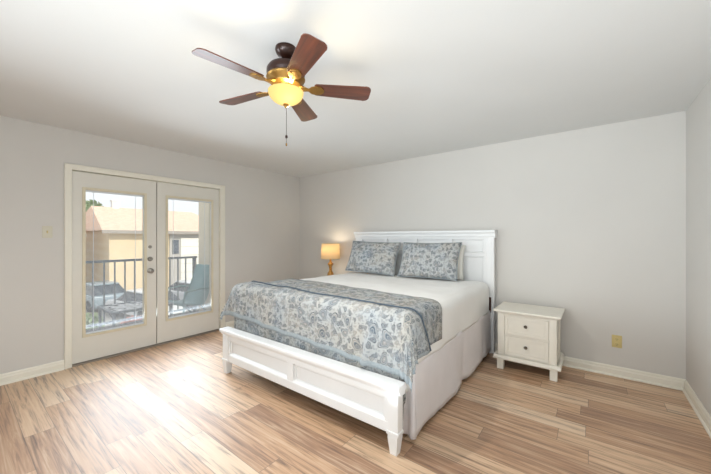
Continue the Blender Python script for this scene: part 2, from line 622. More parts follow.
def door_leaf(name, y0, y1, ly0, ly1, hardware):
    root = thing(name, None, None, (0, 0, 0), kind='structure')
    z0, z1 = 0.022, DZ - 0.014
    lz0, lz1 = 0.30, 1.845
    xa, xb = XL - 0.062, XL - 0.018
    mb = MB()
    mb.box(xa, xb, y0, ly0, z0, z1).box(xa, xb, ly1, y1, z0, z1).box(xa, xb, ly0, ly1, z0, lz0).box(xa, xb, ly0, ly1, lz1, z1)
    mb.build('door_panel', M['door'], root)
    fr = MB()
    b = 0.024
    for xx0, xx1 in ((xb, xb + 0.010), (xa - 0.010, xa)):
        fr.box(xx0, xx1, ly0 - b, ly0 + 0.004, lz0 - b, lz1 + b, 0.003)
        fr.box(xx0, xx1, ly1 - 0.004, ly1 + b, lz0 - b, lz1 + b, 0.003)
        fr.box(xx0, xx1, ly0, ly1, lz0 - b, lz0 + 0.004, 0.003)
        fr.box(xx0, xx1, ly0, ly1, lz1 - 0.004, lz1 + b, 0.003)
    o = fr.build('glazing_bead', M['bead'], root)
    o['label'] = 'beige frame around the glass'
    MB().box(xb - 0.008, xb - 0.004, ly0, ly1, lz0, lz1).build('glass_pane', M['glass'], root)
    MB().box(xa + 0.004, xa + 0.008, ly0, ly1, lz0, lz1).build('glass_pane', M['glass'], root)
    # slim blind with open slats between the panes
    bl = MB()
    xm = (xa + xb) / 2
    z = lz0 + 0.02
    while z < lz1 - 0.03:
        bl.box(-0.0055, 0.0055, ly0 + 0.004, ly1 - 0.004, -0.0004, 0.0004, mtx=Matrix.Translation((xm, 0, z)) @ Matrix.Rotation(math.radians(11), 4, 'Y'))
        z += 0.0125
    for yy in (ly0 + 0.075, ly1 - 0.085):
        bl.box(xm - 0.007, xm - 0.006, yy - 0.0012, yy + 0.0012, lz0, lz1)
        bl.box(xm + 0.006, xm + 0.007, yy - 0.0012, yy + 0.0012, lz0, lz1)
    bl.box(xm - 0.008, xm + 0.008, ly0 + 0.002, ly1 - 0.002, lz1 - 0.022, lz1 - 0.002)
    bl.box(xm - 0.008, xm + 0.008, ly0 + 0.003, ly1 - 0.003, lz0 + 0.002, lz0 + 0.014)
    o = bl.build('blind', M['blind'], root)
    o['label'] = 'white miniature blind with open slats inside the glass'
    if hardware:
        R = Matrix.Rotation(math.radians(90), 4, 'Y')
        yk = 1.487
        for nm, zk, prof in (('thumb_latch', 1.222, [(0, 0), (0.020, 0), (0.020, 0.006), (0.015, 0.010), (0, 0.010)]),
                             ('deadbolt', 1.075, [(0, 0), (0.028, 0), (0.028, 0.006), (0.020, 0.014), (0, 0.014)]),
                             ('door_knob', 0.932, [(0, 0), (0.032, 0), (0.032, 0.005), (0.012, 0.010), (0.011, 0.026), (0.024, 0.034), (0.029, 0.046), (0.024, 0.058), (0.010, 0.063), (0, 0.0635)])):
            h = MB().lathe(prof, 24, mtx=Matrix.Translation((xb, yk, zk)) @ R).build(nm, M['nickel'], root, True)
            if nm != 'door_knob':
                MB().box(xb + 0.009, xb + 0.024, yk - 0.004, yk + 0.004, zk - 0.016, zk + 0.016, 0.003).build('thumb_turn', M['nickel'], h)
    else:
        MB().box(xa - 0.006, xa, y0 - 0.030, y0 + 0.02, z0, z1).build('astragal', M['door'], root)
    return root


door_leaf('door_1', 0.771, 1.555, 0.878, 1.427, True)
door_leaf('door_2', 1.564, 2.364, 1.684, 2.253, False)


# ------------------------------------------------------------------ wall plates
sw = thing('light_switch', 'ivory light switch on the wall left of the glass doors', 'light switch', (XL, 0.588, 1.39))
MB().box(0, 0.006, -0.037, 0.037, -0.058, 0.058, 0.003).build('cover_plate', M['ivory'], sw)
MB().box(0.006, 0.009, -0.006, 0.006, -0.013, 0.013, 0.001).box(0.008, 0.018, -0.004, 0.004, -0.001, 0.011, 0.002).build('toggle', M['almond'], sw)
ol = thing('power_outlet', 'almond yellow power outlet low on the wall right of the nightstand', 'outlet', (0.193, YB, 0.335))
MB().box(-0.038, 0.038, -0.006, 0, -0.060, 0.060, 0.003).build('cover_plate', M['almond'], ol)
for zz in (-0.026, 0.022):
    s_ = MB().box(-0.016, 0.016, -0.009, -0.006, zz - 0.014, zz + 0.014, 0.003).build('socket', M['almond'], ol)
    (MB().box(-0.008, -0.005, -0.0095, -0.009, zz - 0.003, zz + 0.007).box(0.005, 0.008, -0.0095, -0.009, zz - 0.003, zz + 0.006)
     .box(-0.003, 0.003, -0.0095, -0.009, zz - 0.011, zz - 0.006)).build('slot', M['almond_slot'], s_)

# ------------------------------------------------------------------ the bed frame
BX0, BX1 = -2.89, -0.893
bed = thing('bed', 'white panelled king bed frame with tall headboard and low footboard', 'bed', (0, 0, 0))
HY0, HY1 = 3.80, 3.868
hb = MB()
hb.box(BX0 + 0.03, BX1 - 0.03, HY0 + 0.034, HY1 - 0.004, 0.30, 1.33)            # field
zr = [(1.315, 1.355), (1.115, 1.155), (0.34, 0.50)]
for z0, z1 in zr:
    hb.box(BX0 + 0.08, BX1 - 0.08, HY0 + 0.004, HY0 + 0.036, z0, z1, 0.003)
xs = [BX0 + 0.09, -2.36, -1.89, -1.41, BX1 - 0.09]
for i, xx in enumerate(xs):
    w = 0.026
    hb.box(xx - w, xx + w, HY0 + 0.005, HY0 + 0.036, 0.34, 1.335, 0.003)
for xa_, xb_ in zip(xs, xs[1:]):                                              # panel mouldings
    for z0, z1 in ((1.155, 1.315), (0.50, 1.115)):
        a, b_, = xa_ + 0.026, xb_ - 0.026
        g = 0.016
        for q in ((a, a + g, z0, z1), (b_ - g, b_, z0, z1), (a, b_, z0, z0 + g), (a, b_, z1 - g, z1)):
            hb.box(q[0], q[1], HY0 + 0.018, HY0 + 0.036, q[2], q[3], 0.006)
hb.build('headboard_panel', M['bed_white'], bed)
cr = MB()
cr.prism([(HY1, 1.33), (HY0 + 0.0, 1.33), (HY0 - 0.004, 1.345), (HY0 - 0.010, 1.352), (HY0 - 0.012, 1.375), (HY0 - 0.026, 1.395), (HY0 - 0.032, 1.40), (HY0 - 0.032, 1.418), (HY0 - 0.028, 1.422), (HY1, 1.422)], 'X', BX0 - 0.014, BX1 + 0.014)
cr.build('crown_moulding', M['bed_white'], bed)
for x0 in (BX0, BX1 - 0.078):
    p = MB().box(x0, x0 + 0.078, HY0 - 0.004, HY1 + 0.004, 0.0, 1.335, 0.006)
    p.box(x0 + 0.022, x0 + 0.056, HY0 - 0.008, HY0 - 0.003, 0.62, 1.30, 0.002)
    p.build('headboard_post', M['bed_white'], bed)
# footboard
BX0, BX1 = -2.905, -0.930
FY0, FY1 = 1.645, 1.702
fb = MB()
fb.box(BX0 + 0.04, BX1 - 0.04, FY0 + 0.030, FY1 - 0.012, 0.15, 0.40)
fb.box(BX0 + 0.05, BX1 - 0.05, FY0 + 0.006, FY1 - 0.004, 0.335, 0.385, 0.003)
fb.box(BX0 + 0.05, BX1 - 0.05, FY0 + 0.004, FY1 - 0.004, 0.125, 0.190, 0.003)
xc = (BX0 + BX1) / 2
for xx, w in ((BX0 + 0.085, 0.016), (xc, 0.036), (BX1 - 0.085, 0.016)):
    fb.box(xx - w, xx + w, FY0 + 0.006, FY1 - 0.004, 0.18, 0.34, 0.003)
for a, b_ in ((BX0 + 0.10, xc - 0.036), (xc + 0.036, BX1 - 0.10)):
    g = 0.018
    for q in ((a, a + g, 0.19, 0.335), (b_ - g, b_, 0.19, 0.335), (a, b_, 0.335 - g, 0.335)):
        fb.box(q[0], q[1], FY0 + 0.018, FY0 + 0.032, q[2], q[3], 0.006)
    fb.prism([(FY0 + 0.005, 0.186), (FY0 + 0.009, 0.196), (FY0 + 0.030, 0.214), (FY0 + 0.031, 0.186)], 'X', a, b_)
fb.build('footboard_panel', M['bed_white'], bed)
cap = MB().prism([(FY0 + 0.004, 0.375), (FY0 - 0.002, 0.380), (FY0 - 0.010, 0.395), (FY0 - 0.014, 0.402), (FY0 - 0.022, 0.406), (FY0 - 0.024, 0.414), (FY0 - 0.024, 0.430), (FY0 - 0.019, 0.437), (FY1 + 0.012, 0.437), (FY1 + 0.016, 0.430), (FY1 + 0.016, 0.406), (FY1, 0.395), (FY1 - 0.004, 0.375)], 'X', BX0 - 0.018, BX1 + 0.018)
cap.build('footboard_cap', M['bed_white'], bed)
for x0 in (BX0, BX1 - 0.075):
    p = MB().box(x0, x0 + 0.075, FY0 - 0.002, FY1 + 0.004, 0.12, 0.38, 0.004)
    p.box(x0 - 0.006, x0 + 0.081, FY0 - 0.008, FY1 + 0.006, 0.122, 0.145, 0.005)
    cx, cy = x0 + 0.0375, (FY0 + FY1) / 2
    rings = []
    for z, w in ((0.124, 0.032), (0.105, 0.034), (0.0, 0.023)):
        rings.append([p.bm.verts.new((cx + sx * w, cy + sy * w, z)) for sx, sy in ((-1, -1), (1, -1), (1, 1), (-1, 1))])
    for a, b_ in zip(rings, rings[1:]):
        for i in range(4):
            p.bm.faces.new((a[i], a[(i + 1) % 4], b_[(i + 1) % 4], b_[i]))
    p.bm.faces.new(rings[0])
    p.bm.faces.new(rings[-1])
    p.build('footboard_leg', M['bed_white'], bed)
for x0 in (BX0 + 0.08, BX1 - 0.085):
    MB().box(x0, x0 + 0.025, FY1 + 0.002, HY0, 0.20, 0.36, 0.004).build('side_rail', M['bed_white'], bed)
MB().box(BX0 + 0.095, BX1 - 0.095, 1.82, HY0 - 0.03, 0.27, 0.30, 0.003).build('slat_base', M['dark_wood'], bed)
BX1 = -0.893
rb = MB().box(BX1 - 0.060, BX1 - 0.028, HY0 - 0.022, HY0 - 0.006, 0.47, 0.645, 0.003).build('rail_bracket', M['dark_wood'], bed)
rb['label'] = 'dark brown bracket at the corner of headboard and mattress'


# ------------------------------------------------------------------ bedding
def drape(name, mat, bx, by, ztop, R, cuts, parent=None, flare=0.03, waves=(0.006, 9.0), step=0.022, th=0.008,
          border=0.0, lump=0.006, pn=2.0, backf=None, frontf=None, seed=0.0, extra=None, matoff=0):
    """cloth laid over a rounded block. bx,by = block outer limits; cuts = (left,right,front,back): how far the flat cloth
    reaches past the block edges (negative: ends short of the edge)"""
    ex0, ex1, ey0, ey1 = bx[0] + R, bx[1] - R, by[0] + R, by[1] - R
    px0, px1 = ex0 - cuts[0], ex1 + cuts[1]
    py0, py1 = ey0 - cuts[2], ey1 + cuts[3]
    nx = int(round((px1 - px0) / step))
    ny = int(round((py1 - py0) / step))
    bm = bmesh.new()
    uvl = bm.loops.layers.uv.new('UVMap')
    grid = []
    for j in range(ny + 1):
        row = []
        for i in range(nx + 1):
            p = px0 + (px1 - px0) * i / nx
            fy = j / ny
            q0 = frontf(p) if frontf else py0
            q1 = backf(p) if backf else py1
            q = q0 + (q1 - q0) * fy
            ex = p - ex1 if p > ex1 else (p - ex0 if p < ex0 else 0.0)
            ey = q - ey1 if q > ey1 else (q - ey0 if q < ey0 else 0.0)
            cx, cy = min(max(p, ex0), ex1), min(max(q, ey0), ey1)
            h = math.hypot(ex, ey)
            z = ztop
            X, Y = cx, cy
            if h > 1e-6:
                dx, dy = ex / h, ey / h
                d = (abs(ex) ** pn + abs(ey) ** pn) ** (1 / pn)
                q4 = math.pi * R / 2
                if d < q4:
                    o, dr = R * math.sin(d / R), R * (1 - math.cos(d / R))
                else:
                    o, dr = R + flare * (d - q4), R + (d - q4)
                s = p * abs(dy) + q * abs(dx)
                hang = max(0.0, min(1.0, (d - 0.5 * q4) / 0.25))
                corner = abs(dx * dy) * 2
                o += hang * waves[0] * (math.sin(s * waves[1] * 2 + seed) + 0.6 * math.sin(s * waves[1] * 4.7 + 1.3 + seed)) * (1 + 1.5 * corner)
                X, Y, z = cx + dx * o, cy + dy * o, ztop - dr
            z += lump * noise.noise((p * 3.1 + seed, q * 3.1, seed)) * (1 if h < 1e-6 else 0.5) + 0.4 * lump * noise.noise((p * 9 + seed, q * 9, seed))
            v = Vector((X, Y, z))
            if extra:
                v = extra(p, q, ex, ey, v)
            row.append((bm.verts.new(v), (p, q)))
        grid.append(row)
    for j in range(ny):
        for i in range(nx):
            c = [grid[j][i], grid[j][i + 1], grid[j + 1][i + 1], grid[j + 1][i]]
            f = bm.faces.new([a[0] for a in c])
            f.smooth = True
            for lp, a in zip(f.loops, c):
                lp[uvl].uv = a[1]
            if border:
                qm, pm = c[0][1][1], c[0][1][0]
                if j * (py1 - py0) / ny < border or pm - px0 < border or px1 - pm < border:
                    f.material_index = 1
    me = bpy.data.meshes.new(name)
    bm.normal_update()
    bm.to_mesh(me)
    bm.free()
    for m_ in mat:
        me.materials.append(m_)
    o = bpy.data.objects.new(name, me)
    sc.collection.objects.link(o)
    if parent:
        o.parent = parent
    if th:
        sd = o.modifiers.new('thick', 'SOLIDIFY')
        sd.thickness = th
        sd.offset = -1 if matoff else 1
        if matoff:
            sd.material_offset = matoff
            sd.material_offset_rim = 0
    edge = [[tuple(v[0].co) if False else v for v in grid[-1]]]
    return o, (px0, px1, py0, py1)


MX = (-2.865, -0.945)
mt = MB().box(MX[0], MX[1], 1.80, 3.765, 0.302, 0.80, 0.05, 4).build('mattress', M['mattress'], None, True)
tag(mt, 'thick mattress on the bed, under the white coverlet', 'mattress')

cov, _ = drape('coverlet', [M['coverlet']], (-2.885, -0.928), (1.775, 3.775), 0.822, 0.085,
               (0.38, 0.385, 0.30, 0.03), flare=0.0, waves=(0.004, 4.0), lump=0.012, th=0.006, seed=2.2)
tag(cov, 'plain white coverlet spread over the mattress', 'coverlet')

quilt = thing('quilt', 'blue and grey paisley quilt folded across the foot of the bed', 'quilt', (0, 0, 0))


def spread_low(p, q, ex, ey, v):
    return v


low, _ = drape('lower_layer', [M['paisley'], M['hem'], M['lining']], (-2.902, -0.908), (1.748, 3.775), 0.851, 0.08,
               (0.36, 0.33, 0.78, -1.25), quilt, flare=0.02, waves=(0.004, 6.0), lump=0.012, th=0.009, pn=5.0,
               backf=lambda p: 2.49 - 0.19 * (p + 2.9) / 1.85, seed=5.1, matoff=2)


def spread_up(p, q, ex, ey, v):
    # the two front corners splay out over the ends of the footboard
    c = min(1.0, abs(ex) / 0.30) * min(1.0, abs(ey) / 0.30) if (ex and ey) else 0
    if c > 0:
        v.x += (0.05 if ex > 0 else -0.10) * c
        v.y -= 0.06 * c
    # a sharp crease in the front drop
    if ey < 0:
        k = min(1, -ey / 0.3)
        for cx, amp, wd in ((-1.12, 0.034, 0.026), (-1.26, 0.018, 0.05), (-1.58, 0.012, 0.06), (-2.25, 0.010, 0.07), (-2.62, 0.012, 0.05), (-1.95, 0.008, 0.08)):
            v.y -= amp * k * math.exp(-((p - cx - 0.25 * ey) / wd) ** 2)
    return v


up, lim = drape('folded_layer', [M['paisley'], M['hem'], M['lining']], (-2.924, -0.884), (1.726, 3.775), 0.868, 0.080,
                (0.36, 0.36, 0.41, -1.78), quilt, flare=0.03, waves=(0.005, 6.0), lump=0.010, th=0.010, pn=4.0,
                border=0.040, backf=lambda p: 1.81 + 0.085 * max(0.0, -1.3 - p) ** 1.2 + 0.5 * max(0.0, p + 0.97),
                frontf=lambda p: 1.807 - 0.36 - 0.09 * min(1.1, max(0.0, (p + 2.9) / 1.9)), seed=9.4, extra=spread_up, matoff=2)
# dark piping along the fold edge
me = up.data
n_back = [v for v in me.vertices]
nxp = int(round((lim[1] - lim[0]) / 0.022)) + 1
pts = [Vector(v.co) + Vector((0, 0.004, 0.006)) for v in list(me.vertices)[-nxp:]]
MB().tube(pts, 0.0055, 6).build('piping', M['piping'], quilt, True)['label'] = 'dark slate piping along the fold'

# bed skirt: gathered strips hanging down the two long sides, with a loose flap at the foot corner
skt = thing('bed_skirt', 'pale grey bed skirt hanging to the floor below the coverlet', 'bed skirt', (0, 0, 0))
SX0, SX1, SY0, SY1 = -2.895, -0.925, 1.85, 3.765


def strip(name, rows):
    mb = MB()
    vr = [[mb.bm.verts.new(c) for c in r] for r in rows]
    for a_, b_ in zip(vr, vr[1:]):
        for i in range(len(a_) - 1):
            mb.bm.faces.new((a_[i], a_[i + 1], b_[i + 1], b_[i]))
    o = mb.build(name, M['skirt'], skt)
    for p_ in o.data.polygons:
        p_.use_smooth = True
    m_ = o.modifiers.new('thick', 'SOLIDIFY')
    m_.thickness = 0.003
    return o


def side(xs, sgn):
    rows = []
    for k in range(13):
        a_ = k / 12
        r = []
        for i in range(161):
            y = SY1 - (SY1 - SY0) * i / 160
            g = math.exp(-((y - 2.85) / 0.05) ** 2) + 0.7 * math.exp(-((y - 3.45) / 0.04) ** 2) + 0.5 * math.exp(-((y - 2.25) / 0.05) ** 2)
            fold = 0.005 * math.sin(y * 15 + 0.8 * math.sin(y * 5)) + 0.020 * noise.noise((y * 2.6, k * 0.10, 2)) - 0.020 * g
            r.append((xs + sgn * (a_ * (fold + 0.012) - 0.004), y, 0.50 - 0.475 * a_ + a_ * (0.014 * noise.noise((y * 2.5, 4, 1)) + 0.030 * max(0, (y - 2.6) / 1.2))))
        rows.append(r)
    return rows


strip('side_panel', side(SX1, 1))
strip('side_panel', side(SX0, -1))
strip('corner_flap', [[(SX1 + 0.006 + 0.012 * k / 8 - 0.12 * t, SY0 - 0.010 - 0.026 * math.sin(t * 8) * (k / 8) * (1 - t), 0.50 - 0.475 * k / 8) for t in [i / 12 for i in range(13)]] for k in range(9)])


def pillow(name, w, h, t, mat, parent=None, flange=0.0, seed=0.0, soft=0.9):
    bm = bmesh.new()
    uvl = bm.loops.layers.uv.new('UVMap')
    n, m = 36, 26
    sides = []
    for sgn in (1, -1):
        g = []
        for j in range(m + 1):
            r = []
            for i in range(n + 1):
                u, v = 2 * i / n - 1, 2 * j / m - 1
                fx, fz = max(0, 1 - abs(u) ** 2.6), max(0, 1 - abs(v) ** 2.6)
                th_ = t / 2 * (fx * fz) ** 0.5
                pin = 1 - 0.05 * (1 - u * u) * abs(v) ** 3
                pin2 = 1 - 0.06 * (1 - v * v) * abs(u) ** 3
                x = u * w / 2 * pin2
                z = v * h / 2 * pin
                y = sgn * th_ + 0.012 * noise.noise((u * 2.5 + seed, v * 2.5, sgn)) * (fx * fz)
                if flange and (i in (0, n) or j in (0, m)):
                    y = 0
                r.append((bm.verts.new((x, y, z)), (x + seed, z)))
            g.append(r)
        sides.append(g)
    for s_i, g in enumerate(sides):
        for j in range(m):
            for i in range(n):
                c = [g[j][i], g[j][i + 1], g[j + 1][i + 1], g[j + 1][i]]
                f = bm.faces.new([a[0] for a in (c if s_i else c[::-1])])
                f.smooth = True
                for lp, a in zip(f.loops, (c if s_i else c[::-1])):
                    lp[uvl].uv = a[1]
    bmesh.ops.remove_doubles(bm, verts=bm.verts[:], dist=0.0004)
    me = bpy.data.meshes.new(name)
    bm.to_mesh(me)
    bm.free()
    me.materials.append(mat)
    o = bpy.data.objects.new(name, me)
    sc.collection.objects.link(o)
    if parent:
        o.parent = parent
    return o


def place_pillow(label, x, y, z, tilt, rz, w, h, t, mat, nm='pillow', piping=None, seed=0.0, group=None):
    r = pillow(nm, w, h, t, mat, None, seed=seed)
    r.location = (x, y, z)
    r.rotation_euler = (math.radians(-tilt), math.radians(rz[1]), math.radians(rz[0]))
    tag(r, label, 'pillow', group)
    if piping:
        mb = MB()
        q = []
        for k in range(97):
            a = k / 96 * 4
            s_, f = int(a) % 4, a - int(a)
            u, v = [(2 * f - 1, -1), (1, 2 * f - 1), (1 - 2 * f, 1), (-1, 1 - 2 * f)][s_]
            q.append((u * w / 2 * (1 - 0.06 * (1 - v * v) * abs(u) ** 3), 0, v * h / 2 * (1 - 0.05 * (1 - u * u) * abs(v) ** 3)))
        mb.tube(q, 0.005, 6)
        mb.build('piping', piping, r, True)
    return r


place_pillow('blue and grey paisley pillow on the left of the bed, nearer the lamp', -2.435, 3.575, 1.064, 22, (0, 1.5), 0.81, 0.46, 0.18, M['paisley_sham'], piping=M['hem'], seed=0.0, group='paisley pillows at the headboard')
place_pillow('blue and grey paisley pillow on the right of the bed, nearer the nightstand', -1.59, 3.56, 1.060, 22, (0, -0.5), 0.765, 0.46, 0.18, M['paisley_sham'], piping=M['hem'], seed=5.0, group='paisley pillows at the headboard')
place_pillow('plain white pillow peeking out behind the right paisley pillow', -1.62, 3.728, 1.035, 10, (0, 0), 0.84, 0.42, 0.11, M['pillowcase'], seed=8.0)


# ------------------------------------------------------------------ nightstands
def nightstand(loc, label, group):
    """origin on the floor, middle of the footprint; front faces -Y"""
    r = thing('nightstand', label, 'nightstand', loc, 0, group)
    W_, D_ = 0.255, 0.215
    m_ = M['stand_white']
    c = MB()
    c.box(-W_ + 0.01, W_ - 0.01, -D_ + 0.014, D_, 0.135, 0.575)
    for sx in (-1, 1):                                   # corner pilasters and framed side
        c.box(sx * W_ - (0.062 if sx > 0 else 0), sx * W_ + (0.062 if sx < 0 else 0), -D_, -D_ + 0.06, 0.135, 0.575, 0.003)
        c.box(sx * (W_ - 0.012), sx * W_, D_ - 0.06, D_, 0.135, 0.575, 0.002)
        c.box(sx * (W_ - 0.012), sx * W_, -D_ + 0.05, D_ - 0.05, 0.52, 0.575, 0.002)
        c.box(sx * (W_ - 0.012), sx * W_, -D_ + 0.05, D_ - 0.05, 0.135, 0.185, 0.002)
    c.box(-W_ + 0.06, W_ - 0.06, -D_ + 0.004, -D_ + 0.03, 0.545, 0.575)
    c.box(-W_ + 0.06, W_ - 0.06, -D_ + 0.004, -D_ + 0.03, 0.345, 0.357)
    c.box(-W_ + 0.06, W_ - 0.06, -D_ + 0.004, -D_ + 0.03, 0.135, 0.150)
    c.build('cabinet', m_, r)
    t = MB().box(-W_ - 0.036, W_ + 0.036, -D_ - 0.036, D_ + 0.010, 0.583, 0.603, 0.006, 3)
    t.box(-W_ - 0.014, W_ + 0.014, -D_ - 0.014, D_ + 0.004, 0.570, 0.584, 0.004)
    t.build('top', m_, r)
    b = MB().prism([(-W_ - 0.034, 0.108), (W_ + 0.034, 0.108), (W_ + 0.034, 0.124), (W_ + 0.016, 0.144), (-W_ - 0.016, 0.144), (-W_ - 0.034, 0.124)], 'Y', -D_ - 0.018, D_ + 0.006)
    b.prism([(-D_ - 0.034, 0.108), (-D_ - 0.034, 0.124), (-D_ - 0.014, 0.144), (0, 0.144), (0, 0.108)], 'X', -W_ - 0.033, W_ + 0.033)
    b.build('plinth', m_, r)
    for sx in (-1, 1):
        for sy in (-1, 1):
            x0, y0 = sx * (W_ - 0.025), sy * (D_ - 0.03) - (0.012 if sy < 0 else 0)
            MB().box(x0 - 0.031, x0 + 0.031, y0 - 0.031, y0 + 0.031, 0.0, 0.109, 0.004).build('leg', m_, r)
    for z0, z1 in ((0.152, 0.343), (0.359, 0.543)):
        d = MB()
        a, f = W_ - 0.066, 0.026
        y = -D_ + 0.002
        d.box(-a, a, y + 0.006, y + 0.024, z0, z1)
        for q in ((-a, -a + f, z0, z1), (a - f, a, z0, z1), (-a + f, a - f, z0, z0 + f), (-a + f, a - f, z1 - f, z1)):
            d.box(q[0], q[1], y, y + 0.01, q[2], q[3], 0.002)
        g = 0.008
        for q in ((-a + f, -a + f + g, z0 + f, z1 - f), (a - f - g, a - f, z0 + f, z1 - f), (-a + f, a - f, z0 + f, z0 + f + g), (-a + f, a - f, z1 - f - g, z1 - f)):
            d.box(q[0], q[1], y + 0.003, y + 0.01, q[2], q[3], 0.003)
        do = d.build('drawer', m_, r)
        kb = MB().lathe([(0, 0), (0.009, 0), (0.006, 0.008), (0.008, 0.013), (0.015, 0.018), (0.016, 0.023), (0.011, 0.028), (0, 0.029)], 20,
                        mtx=Matrix.Translation((0, y + 0.006, (z0 + z1) / 2 + 0.012)) @ Matrix.Rotation(math.radians(90), 4, 'X')).build('knob', M['dark_knob'], do, True)
        kb['label'] = 'dark round metal knob'
    return r


ns = nightstand((-0.512, 3.630, 0), 'white two-drawer nightstand between the bed and the outlet', 'white nightstands beside the bed')
n2 = copy_tree(ns)
n2.location = (-3.33, 3.630, 0)
n2['label'] = 'white two-drawer nightstand on the far left of the bed, carrying the lit lamp'

# ------------------------------------------------------------------ bedside lamp
lp = thing('table_lamp', 'lit bedside lamp with tan drum shade and turned golden base, left of the headboard', 'lamp', (-3.285, 3.66, 0.603))
MB().lathe([(0.0, 0), (0.075, 0), (0.078, 0.012), (0.060, 0.022), (0.030, 0.034), (0.022, 0.06), (0.034, 0.10), (0.052, 0.135), (0.050, 0.165), (0.030, 0.20), (0.018, 0.225),
            (0.030, 0.240), (0.018, 0.255), (0.028, 0.285), (0.050, 0.318), (0.028, 0.336), (0.016, 0.36), (0.012, 0.40), (0.0, 0.40)], 28).build('lamp_base', M['lampbase'], lp, True)
shd = MB().lathe([(0.150, 0.400), (0.140, 0.640)], 40, cap=False).build('lamp_shade', M['shade'], lp, True)
sd = shd.modifiers.new('thick', 'SOLIDIFY')
sd.thickness = 0.002
MB().lathe([(0, 0.40), (0.012, 0.40), (0.014, 0.45), (0.026, 0.49), (0.030, 0.52), (0.020, 0.548), (0, 0.555)], 16).build('bulb', m_glow('warm_bulb', (255, 226, 170), (255, 240, 210), 2.5), lp, True)
fr = MB()
for zz, rr in ((0.402, 0.148), (0.636, 0.139)):
    fr.tube([(rr * math.cos(a * math.pi / 16), rr * math.sin(a * math.pi / 16), zz) for a in range(33)], 0.002, 6)
fr.tube([(-0.139, 0, 0.634), (0.139, 0, 0.634)], 0.0015, 6)
fr.tube([(0, 0, 0.55), (0, 0, 0.634)], 0.002, 6)
fr.build('shade_ring', M['brass'], lp)
ll = light('lamp_glow', 'POINT', (0.0, 0.0, 0.595), (0, 0, 0), 2.0, (1.0, 0.88, 0.68), 0.03)
ll.parent = lp

# ------------------------------------------------------------------ ceiling fan
FX, FY_ = -1.425, 1.198
fan = thing('ceiling_fan', 'cherry wood five-blade ceiling fan with lit amber glass bowl and pull chain', 'ceiling fan', (FX, FY_, 0))
MB().lathe([(0, 2.44), (0.060, 2.44), (0.062, 2.428), (0.056, 2.408), (0.038, 2.388), (0.020, 2.376), (0, 2.376)], 32).build('canopy', M['bronze'], fan, True)
MB().lathe([(0, 2.385), (0.012, 2.385), (0.012, 2.335), (0, 2.335)], 16).build('downrod', M['bronze'], fan, True)
MB().lathe([(0, 2.352), (0.026, 2.350), (0.060, 2.342), (0.098, 2.328), (0.110, 2.308), (0.110, 2.286), (0.104, 2.276), (0.104, 2.270), (0, 2.270)], 40).build('motor_housing', M['bronze'], fan, True)
MB().lathe([(0, 2.270), (0.108, 2.270), (0.112, 2.262), (0.106, 2.250), (0.092, 2.240), (0.084, 2.225), (0.050, 2.218), (0.046, 2.205), (0.012, 2.200), (0.006, 2.196), (0.006, 2.112), (0, 2.112)], 40).build('brass_ring', M['brass'], fan, True)['label'] = 'antique brass ring above the light'
bw = MB()
prof = []
for i in range(13):
    a = math.pi / 2 * i / 12
    prof.append((0.102 * math.cos(a) + 0.0, 2.186 - 0.074 * math.sin(a)))
prof[-1] = (0.0, prof[-1][1])
bowl = bw.lathe(prof, 40, cap=False).build('glass_bowl', M['bowl'], fan, True)
bowl['label'] = 'lit amber glass bowl'
MB().lathe([(0, 2.116), (0.016, 2.113), (0.018, 2.106), (0.010, 2.100), (0.007, 2.092), (0, 2.088)], 20).build('finial', M['brass'], fan, True)
ch = MB().tube([(0.004, 0, 2.092), (0.004, 0, 1.99), (0.004, 0, 1.875)], 0.0018, 6).build('pull_chain', M['dark_knob'], fan)
MB().lathe([(0, 1.932), (0.006, 1.930), (0.008, 1.922), (0.006, 1.914), (0, 1.912)], 12, cen=(0.004, 0, 0)).build('chain_weight', M['bronze'], ch, True)
MB().lathe([(0, 1.886), (0.004, 1.884), (0.005, 1.872), (0, 1.866)], 12, cen=(0.004, 0, 0)).build('chain_end', M['brass'], ch, True)


def blade_outline():
    pts = []
    r0, r1, w0, w1 = 0.165, 0.503, 0.047, 0.064
    pts.append((r0, -w0 * 0.85))
    pts.append((r0 + 0.012, -w0))
    for t in (0.25, 0.5, 0.75, 0.88):
        pts.append((r0 + (r1 - r0) * t, -(w0 + (w1 - w0) * t)))
    for a in (-85, -60, -40, -20, -6, 6, 20, 40, 60, 85):
        pts.append((r1 - 0.035 + 0.035 * math.cos(math.radians(a)), (w1 - 0.034) * (1 if a > 0 else -1) + 0.034 * math.sin(math.radians(a))))
    for t in (0.88, 0.75, 0.5, 0.25):
        pts.append((r0 + (r1 - r0) * t, (w0 + (w1 - w0) * t)))
    pts.append((r0 + 0.012, w0))
    pts.append((r0, w0 * 0.85))
    return pts


